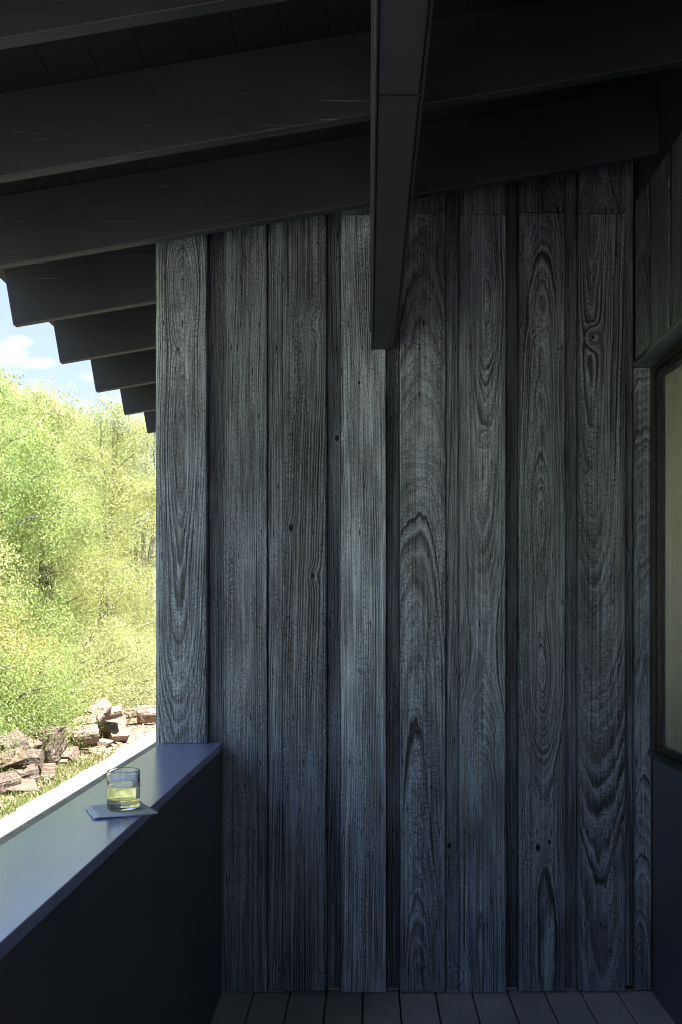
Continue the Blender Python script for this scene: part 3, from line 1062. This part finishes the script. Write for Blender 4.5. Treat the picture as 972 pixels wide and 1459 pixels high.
# ------------------------------------------------------------------ vegetation
def leaves_mesh(name, centers, radii, n, L, mat, flat=0.25, clumpvar=None):
    """n leaves spread over the clumps; every leaf a small folded rhombus"""
    r = rng
    nc = len(centers)
    w = np.asarray(radii) ** 2.2
    ci = r.choice(nc, n, p=w / w.sum())
    C = np.asarray(centers)[ci]; rad = np.asarray(radii)[ci]
    d = r.normal(size=(n, 3)); d /= np.linalg.norm(d, axis=1)[:, None]
    q = rad * (0.35 + 0.65 * r.random(n) ** 0.45) * (1 + 0.12 * r.normal(size=n))
    P = C + d * q[:, None] * np.array([1, 1, 0.85])
    nrm = d * 1.0 + r.normal(size=(n, 3)) * 0.38 + np.array([0, 0, flat])
    nrm /= np.linalg.norm(nrm, axis=1)[:, None]
    a = np.cross(nrm, r.normal(size=(n, 3))); a /= np.linalg.norm(a, axis=1)[:, None]
    a[:, 2] -= 0.25; a /= np.linalg.norm(a, axis=1)[:, None]
    b2 = np.cross(nrm, a)
    ln = L * (0.6 + 0.8 * r.random(n))[:, None]; wd = ln * (0.42 + 0.2 * r.random(n))[:, None]
    V = np.empty((n, 4, 3))
    V[:, 0] = P - a * ln * 0.5
    V[:, 1] = P + b2 * wd * 0.5 + nrm * ln * 0.06
    V[:, 2] = P + a * ln * 0.5
    V[:, 3] = P - b2 * wd * 0.5 + nrm * ln * 0.06
    me = bpy.data.meshes.new(name)
    me.vertices.add(n * 4); me.vertices.foreach_set('co', V.reshape(-1))
    me.loops.add(n * 4); me.loops.foreach_set('vertex_index', np.arange(n * 4, dtype=np.int32))
    me.polygons.add(n)
    me.polygons.foreach_set('loop_start', np.arange(0, n * 4, 4, dtype=np.int32))
    try:
        me.polygons.foreach_set('loop_total', np.full(n, 4, dtype=np.int32))
    except Exception:
        pass
    cv = (r.random(nc) if clumpvar is None else np.asarray(clumpvar))[ci]
    lv = np.clip(0.15 + 0.62 * cv + 0.18 * (r.random(n) - 0.25), 0, 1)
    at = me.attributes.new('lv', 'FLOAT', 'FACE'); at.data.foreach_set('value', lv.astype(np.float32))
    me.materials.append(mat)
    me.update(calc_edges=True); me.validate()
    return me


def tree_proto(name, h, w, mat, n, L, seed, trunk_r=0.07, low=0.06):
    """returns (trunk mesh, crown mesh): multi-stem garden tree leafy almost to the ground"""
    rs = np.random.default_rng(seed)
    tb = MB()
    cents, rads = [], []
    nst = 3
    for s_ in range(nst):
        a0 = rs.random() * 6.28
        lean = 0.16 + 0.14 * rs.random()
        pts, rr = [], []
        px_, py_ = 0.08 * math.cos(a0), 0.08 * math.sin(a0)
        nseg = 9
        for i in range(nseg + 1):
            t = i / nseg
            pts.append((px_ + lean * w * 0.6 * t ** 1.3 * math.cos(a0) + 0.04 * rs.normal(), py_ + lean * w * 0.6 * t ** 1.3 * math.sin(a0) + 0.04 * rs.normal(), h * 0.93 * t - 0.1))
            rr.append(trunk_r * (1 - t) ** 0.8 + 0.008)
        tb.tube(pts, rr)
        for k in range(11):
            t = low + 0.1 + (0.85 - low) * (k + rs.random()) / 11
            i = int(t * nseg); p0 = Vector(pts[i])
            aa = a0 + rs.normal() * 1.5
            env = w * (math.sin(math.pi * min(1, 0.16 + 0.84 * t)) ** 0.7) * (0.55 + 0.45 * rs.random())
            tip = p0 + Vector((math.cos(aa) * env, math.sin(aa) * env, 0.25 * env + 0.15))
            midp = p0.lerp(tip, 0.5) + Vector((0, 0, 0.08))
            tb.tube([p0, midp, tip], [0.022 * (1.2 - t), 0.014, 0.005], 5)
            for q in (0.45, 0.75, 1.0):
                c = p0.lerp(tip, q) + Vector(rs.normal(size=3) * 0.14)
                cents.append(tuple(c)); rads.append((0.24 + 0.28 * rs.random()) * (w / 1.5) ** 0.5)
        # leader sprays
        top = Vector(pts[-1])
        for q in range(4):
            cents.append(tuple(top + Vector((rs.normal() * 0.25, rs.normal() * 0.25, -0.12 * q + 0.10)))); rads.append(0.16 + 0.1 * rs.random())
    for q in range(26):       # low skirt and body
        aa = rs.random() * 6.28; zz = h * (low + (0.75 - low) * rs.random())
        env = w * (0.55 + 0.4 * rs.random()) * math.sin(math.pi * min(1, 0.2 + 0.8 * zz / h)) ** 0.6
        cents.append((env * math.cos(aa), env * math.sin(aa), zz)); rads.append(0.26 + 0.26 * rs.random())
    tm = tb.build(name + '_trunk_src', BARK, None, smooth=True)
    tme = tm.data
    bpy.data.objects.remove(tm)
    cme = leaves_mesh(name + '_crown', cents, rads, n, L, mat)
    return tme, cme


P_A = tree_proto('a', 5.2, 1.55, LEAF_A, 95000, 0.029, 1)
P_B = tree_proto('b', 5.0, 1.45, LEAF_B, 95000, 0.029, 2)
P_C = tree_proto('c', 5.4, 1.60, LEAF_C, 95000, 0.029, 3)
P_S = tree_proto('s', 1.5, 0.75, LEAF_B, 28000, 0.025, 4, 0.03, 0.0)
P_T = tree_proto('t', 1.6, 0.80, LEAF_C, 28000, 0.025, 5, 0.03, 0.0)
P_G = tree_proto('g', 1.7, 0.70, LEAF_D, 28000, 0.025, 6, 0.03, 0.0)
P_U = tree_proto('u', 1.5, 0.78, LEAF_A, 28000, 0.025, 8, 0.03, 0.0)


def ground_z(x, y):
    return GZ + max(0, min(4, (-5.0 - x) / 10)) * 0.5


def plant(name, proto, x, y, sc, rz, label, cat, group, sz=1.0):
    root = empty(name, (x, y, ground_z(x, y) - 0.02), label=label, cat=cat, group=group)
    if cat == 'tree': sz *= 1.14
    root.rotation_euler = (0, 0, rz); root.scale = (sc, sc, sc * sz)
    for nm, me in (('trunk' if cat == 'tree' else 'stems', proto[0]), ('crown' if cat == 'tree' else 'foliage', proto[1])):
        c = bpy.data.objects.new(nm, me); COL.objects.link(c); c.parent = root
    return root


TG = 'trees at the edge of the garden'
SG = 'shrubs along the row of logs'
trees = [
    (P_B, -5.35, 12.9, 0.98, 0.3, 'fresh green tree behind the shaded heap of logs, nearest of the leafy front row'),
    (P_A, -5.25, 15.0, 0.95, 1.9, 'yellow green tree below the gap in the sky behind the middle of the logs'),
    (P_A, -5.1, 17.6, 1.04, 3.3, 'bright yellow green tree under the rafter tails behind the far logs'),
    (P_C, -5.0, 20.4, 1.10, 5.1, 'pale olive tree partly hidden by the corner board of the timber wall'),
    (P_C, -7.2, 15.8, 1.10, 0.8, 'pale loose tree rising behind the fresh green tree of the front row'),
    (P_A, -7.6, 19.4, 1.15, 2.4, 'tall yellow green tree in the second row under the small clouds'),
    (P_B, -7.0, 22.8, 1.20, 4.0, 'tall green tree farthest away next to the timber wall corner'),
    (P_B, -9.6, 24.0, 1.30, 1.2, 'hazy green tree deep behind the second row of trees'),
    (P_B, -6.1, 14.1, 1.0, 5.0, 'dense green tree filling the gap between the two nearest garden trees'),
    (P_A, -8.4, 28.0, 1.35, 0.9, 'pale far tree showing between the front trees beside the timber wall corner'),
    (P_C, -6.6, 18.2, 1.05, 2.9, 'olive tree filling the second row behind the yellow green tree'),
    (P_A, -5.4, 10.2, 0.95, 2.7, 'yellow green tree nearer than the shaded heap of logs, beyond the path'),
    (P_A, -5.6, 7.2, 1.0, 4.4, 'yellow green tree level with the timber wall beyond the path'),
    (P_C, -5.8, 4.2, 1.0, 0.2, 'pale olive tree across the path from the drinking glass'),
    (P_B, -5.7, 1.2, 1.0, 3.6, 'green tree across the path beside the near half of the parapet'),
    (P_A, -6.0, -2.0, 1.05, 5.5, 'yellow green tree across the path by the near end of the porch roof'),
]
for i, (pr, x, y, sc, rz, lb) in enumerate(trees):
    plant('garden_tree', pr, x, y, sc, rz, lb, 'tree', TG)
shrubs = [
    (P_S, -4.30, 10.6, 1.00, 0.0, 'fresh green shrub hanging over the shaded heap of logs', 'S'),
    (P_S, -4.25, 11.7, 0.95, 1.3, 'dense green shrub above the gnarled stump', 'S'),
    (P_G, -4.75, 11.3, 1.15, 2.2, 'golden shrub with thin leaves behind the fresh green shrub', 'G'),
    (P_U, -4.25, 12.9, 0.95, 4.1, 'yellow green shrub over the middle of the log row', 'U'),
    (P_T, -4.45, 14.2, 1.05, 0.6, 'pale olive shrub above the far heap of logs', 'T'),
    (P_T, -4.15, 15.9, 0.95, 3.0, 'silvery shrub close to the timber wall corner beyond the logs', 'T'),
    (P_U, -4.35, 17.4, 1.05, 5.0, 'low yellow green shrub farthest along the path', 'U'),
    (P_G, -4.7, 14.9, 1.0, 1.0, 'straw coloured shrub between the pale shrubs', 'G'),
    (P_S, -4.4, 9.2, 1.0, 2.0, 'green shrub over the nearest round log at the end of the row', 'S'),
    (P_U, -4.4, 7.6, 1.0, 3.2, 'yellow green shrub across the path from the wall corner', 'U'),
]
for (pr, x, y, sc, rz, lb, _) in shrubs:
    plant('shrub', pr, x, y, sc, rz, lb, 'shrub', SG)
# distant woodland that reads as one mass behind the trees
cents = [(-16 - 8 * rng.random(), 12 + 50 * rng.random(), 0.5 + 6.0 * rng.random()) for _ in range(150)]
wm = leaves_mesh('woodland', cents, [1.1 + 0.8 * rng.random() for _ in cents], 42000, 0.16, LEAF_B)
wo = bpy.data.objects.new('woodland', wm); COL.objects.link(wo)
tag(wo, 'far green woodland closing the view behind the garden trees', 'woodland', None, 'stuff')


# ------------------------------------------------------------------ logs
def log_mesh(L, r, kind, seed):
    rs = np.random.default_rng(seed)
    n, m = 9, 18
    V, F, cut = [], [], []
    ph = rs.random(4) * 6.28
    for i in range(n):
        t = i / (n - 1)
        for k in range(m):
            a = 2 * math.pi * k / m
            rad = r * (1 + 0.10 * math.sin(2 * a + ph[0]) + 0.06 * math.sin(3 * a + ph[1] + 2 * t) + 0.05 * math.sin(5 * a + ph[2]) + 0.03 * rs.normal())
            if kind == 'stump':
                rad *= 1.35 - 0.5 * t + 0.22 * abs(math.sin(2.5 * a + ph[3])) * (1 - t)
            yv, zv = rad * math.cos(a), rad * math.sin(a)
            if kind == 'half':
                zv = min(zv, 0.12 * r + 0.02 * r * rs.normal())
            elif kind == 'wedge':
                zv = min(zv, 0.12 * r + 0.03 * r * rs.normal()); yv = max(yv, -0.15 * r + 0.03 * r * rs.normal())
            V.append(((t - 0.5) * L + 0.02 * rs.normal() * (0.3 if 0 < i < n - 1 else 1) * L * 0.3, yv, zv))
    for i in range(n - 1):
        for k in range(m):
            k2 = (k + 1) % m
            F.append((i * m + k, (i + 1) * m + k, (i + 1) * m + k2, i * m + k2))
            za = (V[i * m + k][2] + V[i * m + k2][2]) / 2
            flat = kind in ('half', 'wedge') and (za > 0.05 * r or (kind == 'wedge' and (V[i * m + k][1] + V[i * m + k2][1]) / 2 < -0.05 * r))
            cut.append(1.0 if flat else 0.0)
    for base, rev in ((0, False), ((n - 1) * m, True)):
        c = len(V)
        V.append(tuple(np.mean([V[base + k] for k in range(m)], axis=0)))
        for k in range(m):
            k2 = (k + 1) % m
            F.append((c, base + k2, base + k) if rev else (c, base + k, base + k2)); cut.append(1.0)
    me = bpy.data.meshes.new('log')
    me.from_pydata(V, [], F)
    at = me.attributes.new('cut', 'FLOAT', 'FACE'); at.data.foreach_set('value', cut)
    me.materials.append(LOGM)
    me.update()
    bm = bmesh.new(); bm.from_mesh(me); bmesh.ops.recalc_face_normals(bm, faces=bm.faces); bm.to_mesh(me); bm.free()
    return me


def gpt(px, py, h=0.0):
    """garden point seen at photo pixel px,py and height h above the garden"""
    d = 1330 * (EYE - GZ - h) / (py - 870)
    return ((px - 525) / 1330 * d, d, GZ + h)


LOGS = [
    # px, py of the centre, height of centre, length, radius, kind, yaw, pitch, roll, label
    (4, 1118, 0.12, 0.42, 0.13, 'round', 62, 4, 10, 'shaded round log lowest in the near heap beside the grass'),
    (34, 1106, 0.14, 0.40, 0.12, 'round', 70, 2, 40, 'small grey round log showing its ringed cut end above the grass'),
    (27, 1118, 0.10, 0.46, 0.13, 'half', 30, -8, 20, 'split log leaning out onto the grass under the ringed round log'),
    (12, 1088, 0.32, 0.52, 0.15, 'wedge', 20, 18, 60, 'reddish split log slanting across the top of the near heap'),
    (40, 1082, 0.28, 0.40, 0.13, 'round', 5, 0, 0, 'shaded grey log lying crosswise above the ringed round log'),
    (62, 1098, 0.12, 0.34, 0.10, 'half', 15, 0, 80, 'low dark split log at the right foot of the near heap'),
    (10, 1064, 0.46, 0.55, 0.17, 'round', 75, 5, 0, 'thick shaded log on top of the near heap under the green shrub'),
    (36, 1060, 0.40, 0.40, 0.15, 'half', 55, 12, 20, 'pale split log behind the shaded crosswise log'),
    (68, 1062, 0.30, 0.52, 0.17, 'stump', 10, -82, 0, 'pale gnarled stump standing in the middle of the row'),
    (93, 1072, 0.14, 0.34, 0.14, 'half', -20, 5, 30, 'pale split log resting against the right side of the stump'),
    (104, 1058, 0.16, 0.42, 0.14, 'round', 78, 6, 0, 'pinkish round log with a notch next to the stump'),
    (92, 1052, 0.34, 0.44, 0.10, 'wedge', 60, 55, 10, 'narrow split log standing tilted beside the stump'),
    (120, 1046, 0.30, 0.44, 0.16, 'round', 30, 4, 0, 'pale round log with its shaded cut end turned to the left'),
    (134, 1050, 0.14, 0.40, 0.13, 'half', 70, 0, 50, 'pale split log under the round log with a shaded end'),
    (122, 1030, 0.44, 0.38, 0.13, 'wedge', 25, 10, 70, 'flat pale split log on top of the middle heap'),
    (140, 1015, 0.55, 0.42, 0.16, 'round', 65, 30, 0, 'dark ended log tipped up at the back of the far heap'),
    (160, 1034, 0.26, 0.50, 0.20, 'stump', 80, 50, 30, 'large rough pale stump leaning at the far end of the row'),
    (158, 1012, 0.55, 0.40, 0.14, 'half', 10, 12, 15, 'pale split log on the very top of the far heap'),
    (172, 1048, 0.14, 0.36, 0.13, 'wedge', 40, 0, 45, 'small pale split log at the foot of the large rough stump'),
    (150, 1056, 0.10, 0.30, 0.10, 'half', 85, 0, 10, 'little broken split log lying in front of the far heap on bare earth'),
    (184, 1012, 0.30, 0.44, 0.16, 'half', 20, 5, 0, 'pale split log behind the large stump half hidden by leaves'),
    (212, 1018, 0.20, 0.50, 0.17, 'round', 15, 0, 0, 'pale round log lying alone next to the timber wall corner'),
    (50, 1070, 0.20, 0.38, 0.12, 'round', 80, 0, 0, 'shaded log sunk between the crosswise log and the stump'),
    (82, 1086, 0.07, 0.30, 0.08, 'wedge', 10, 0, 20, 'thin split piece lying on the earth in front of the stump'),
    (-28, 1120, 0.14, 0.44, 0.15, 'half', 60, 0, 30, 'split log beside the lowest shaded round log at the near end of the row'),
    (-34, 1084, 0.36, 0.50, 0.15, 'round', 70, 4, 0, 'round log stacked on top of the near end of the row'),
    (-78, 1128, 0.14, 0.46, 0.16, 'round', 50, 0, 0, 'round log lying apart at the near end of the row'),
]
for i, (px, py, h, L, r, kind, yaw, pit, rol, lb) in enumerate(LOGS):
    me = log_mesh(L * 0.72, r * 0.76, kind, 100 + i)
    o = bpy.data.objects.new('log', me); COL.objects.link(o)
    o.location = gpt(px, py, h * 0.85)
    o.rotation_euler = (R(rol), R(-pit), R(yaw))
    q_ = 0.8 if px < 52 else (1.15 if px < 100 else 1.45)  # shrub shade on the near heap painted in; farther logs lightened
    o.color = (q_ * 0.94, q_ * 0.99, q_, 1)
    tag(o, lb, 'log', 'logs heaped in a row below the shrubs')

# ------------------------------------------------------------------ grass and litter
def blades(name, pts, h, w, mat):
    r = rng
    n = len(pts)
    P = np.asarray(pts)
    a = r.random(n) * 6.28
    s_ = np.stack([np.cos(a), np.sin(a), np.zeros(n)], 1) * (w * (0.6 + 0.8 * r.random(n)))[:, None]
    up = np.stack([r.normal(size=n) * 0.45, r.normal(size=n) * 0.45, np.ones(n)], 1) * (h * (0.4 + r.random(n)))[:, None]
    V = np.empty((n, 3, 3)); V[:, 0] = P - s_; V[:, 1] = P + s_; V[:, 2] = P + up
    me = bpy.data.meshes.new(name)
    me.from_pydata(V.reshape(-1, 3).tolist(), [], [(3 * i, 3 * i + 1, 3 * i + 2) for i in range(n)])
    at = me.attributes.new('lv', 'FLOAT', 'FACE'); at.data.foreach_set('value', r.random(n).astype(np.float32))
    me.materials.append(mat); me.update()
    o = bpy.data.objects.new(name, me); COL.objects.link(o)
    return o
gp_ = []
while len(gp_) < 15000:
    yv = rng.uniform(2, 13.0); xv = rng.uniform(-3.9, -3.16)
    dens = 1.0 if yv < 10.8 else max(0.05, 1 - (yv - 10.8) / 1.2)
    if rng.random() < dens * (0.35 + 0.65 * (math.sin(xv * 9 + yv * 3) * math.sin(yv * 5.3 - xv * 4) > -0.25)):
        gp_.append((xv, yv, GZ + 0.0))
tag(blades('grass', gp_, 0.062, 0.006, GRASSM), 'patchy short grass between the path and the logs', 'grass', None, 'stuff')
n = 5200
lp = np.stack([rng.uniform(-5.2, -3.24, n), rng.uniform(3, 19, n), np.full(n, GZ + 0.035)], 1)
lm = leaves_mesh('leaf_litter', [tuple(p) for p in lp], [0.02] * n, n, 0.055, LITTER, flat=3.0)
lo = bpy.data.objects.new('leaf_litter', lm); COL.objects.link(lo)
tag(lo, 'dry tan leaves scattered over the bare earth by the logs', 'leaves', None, 'stuff')
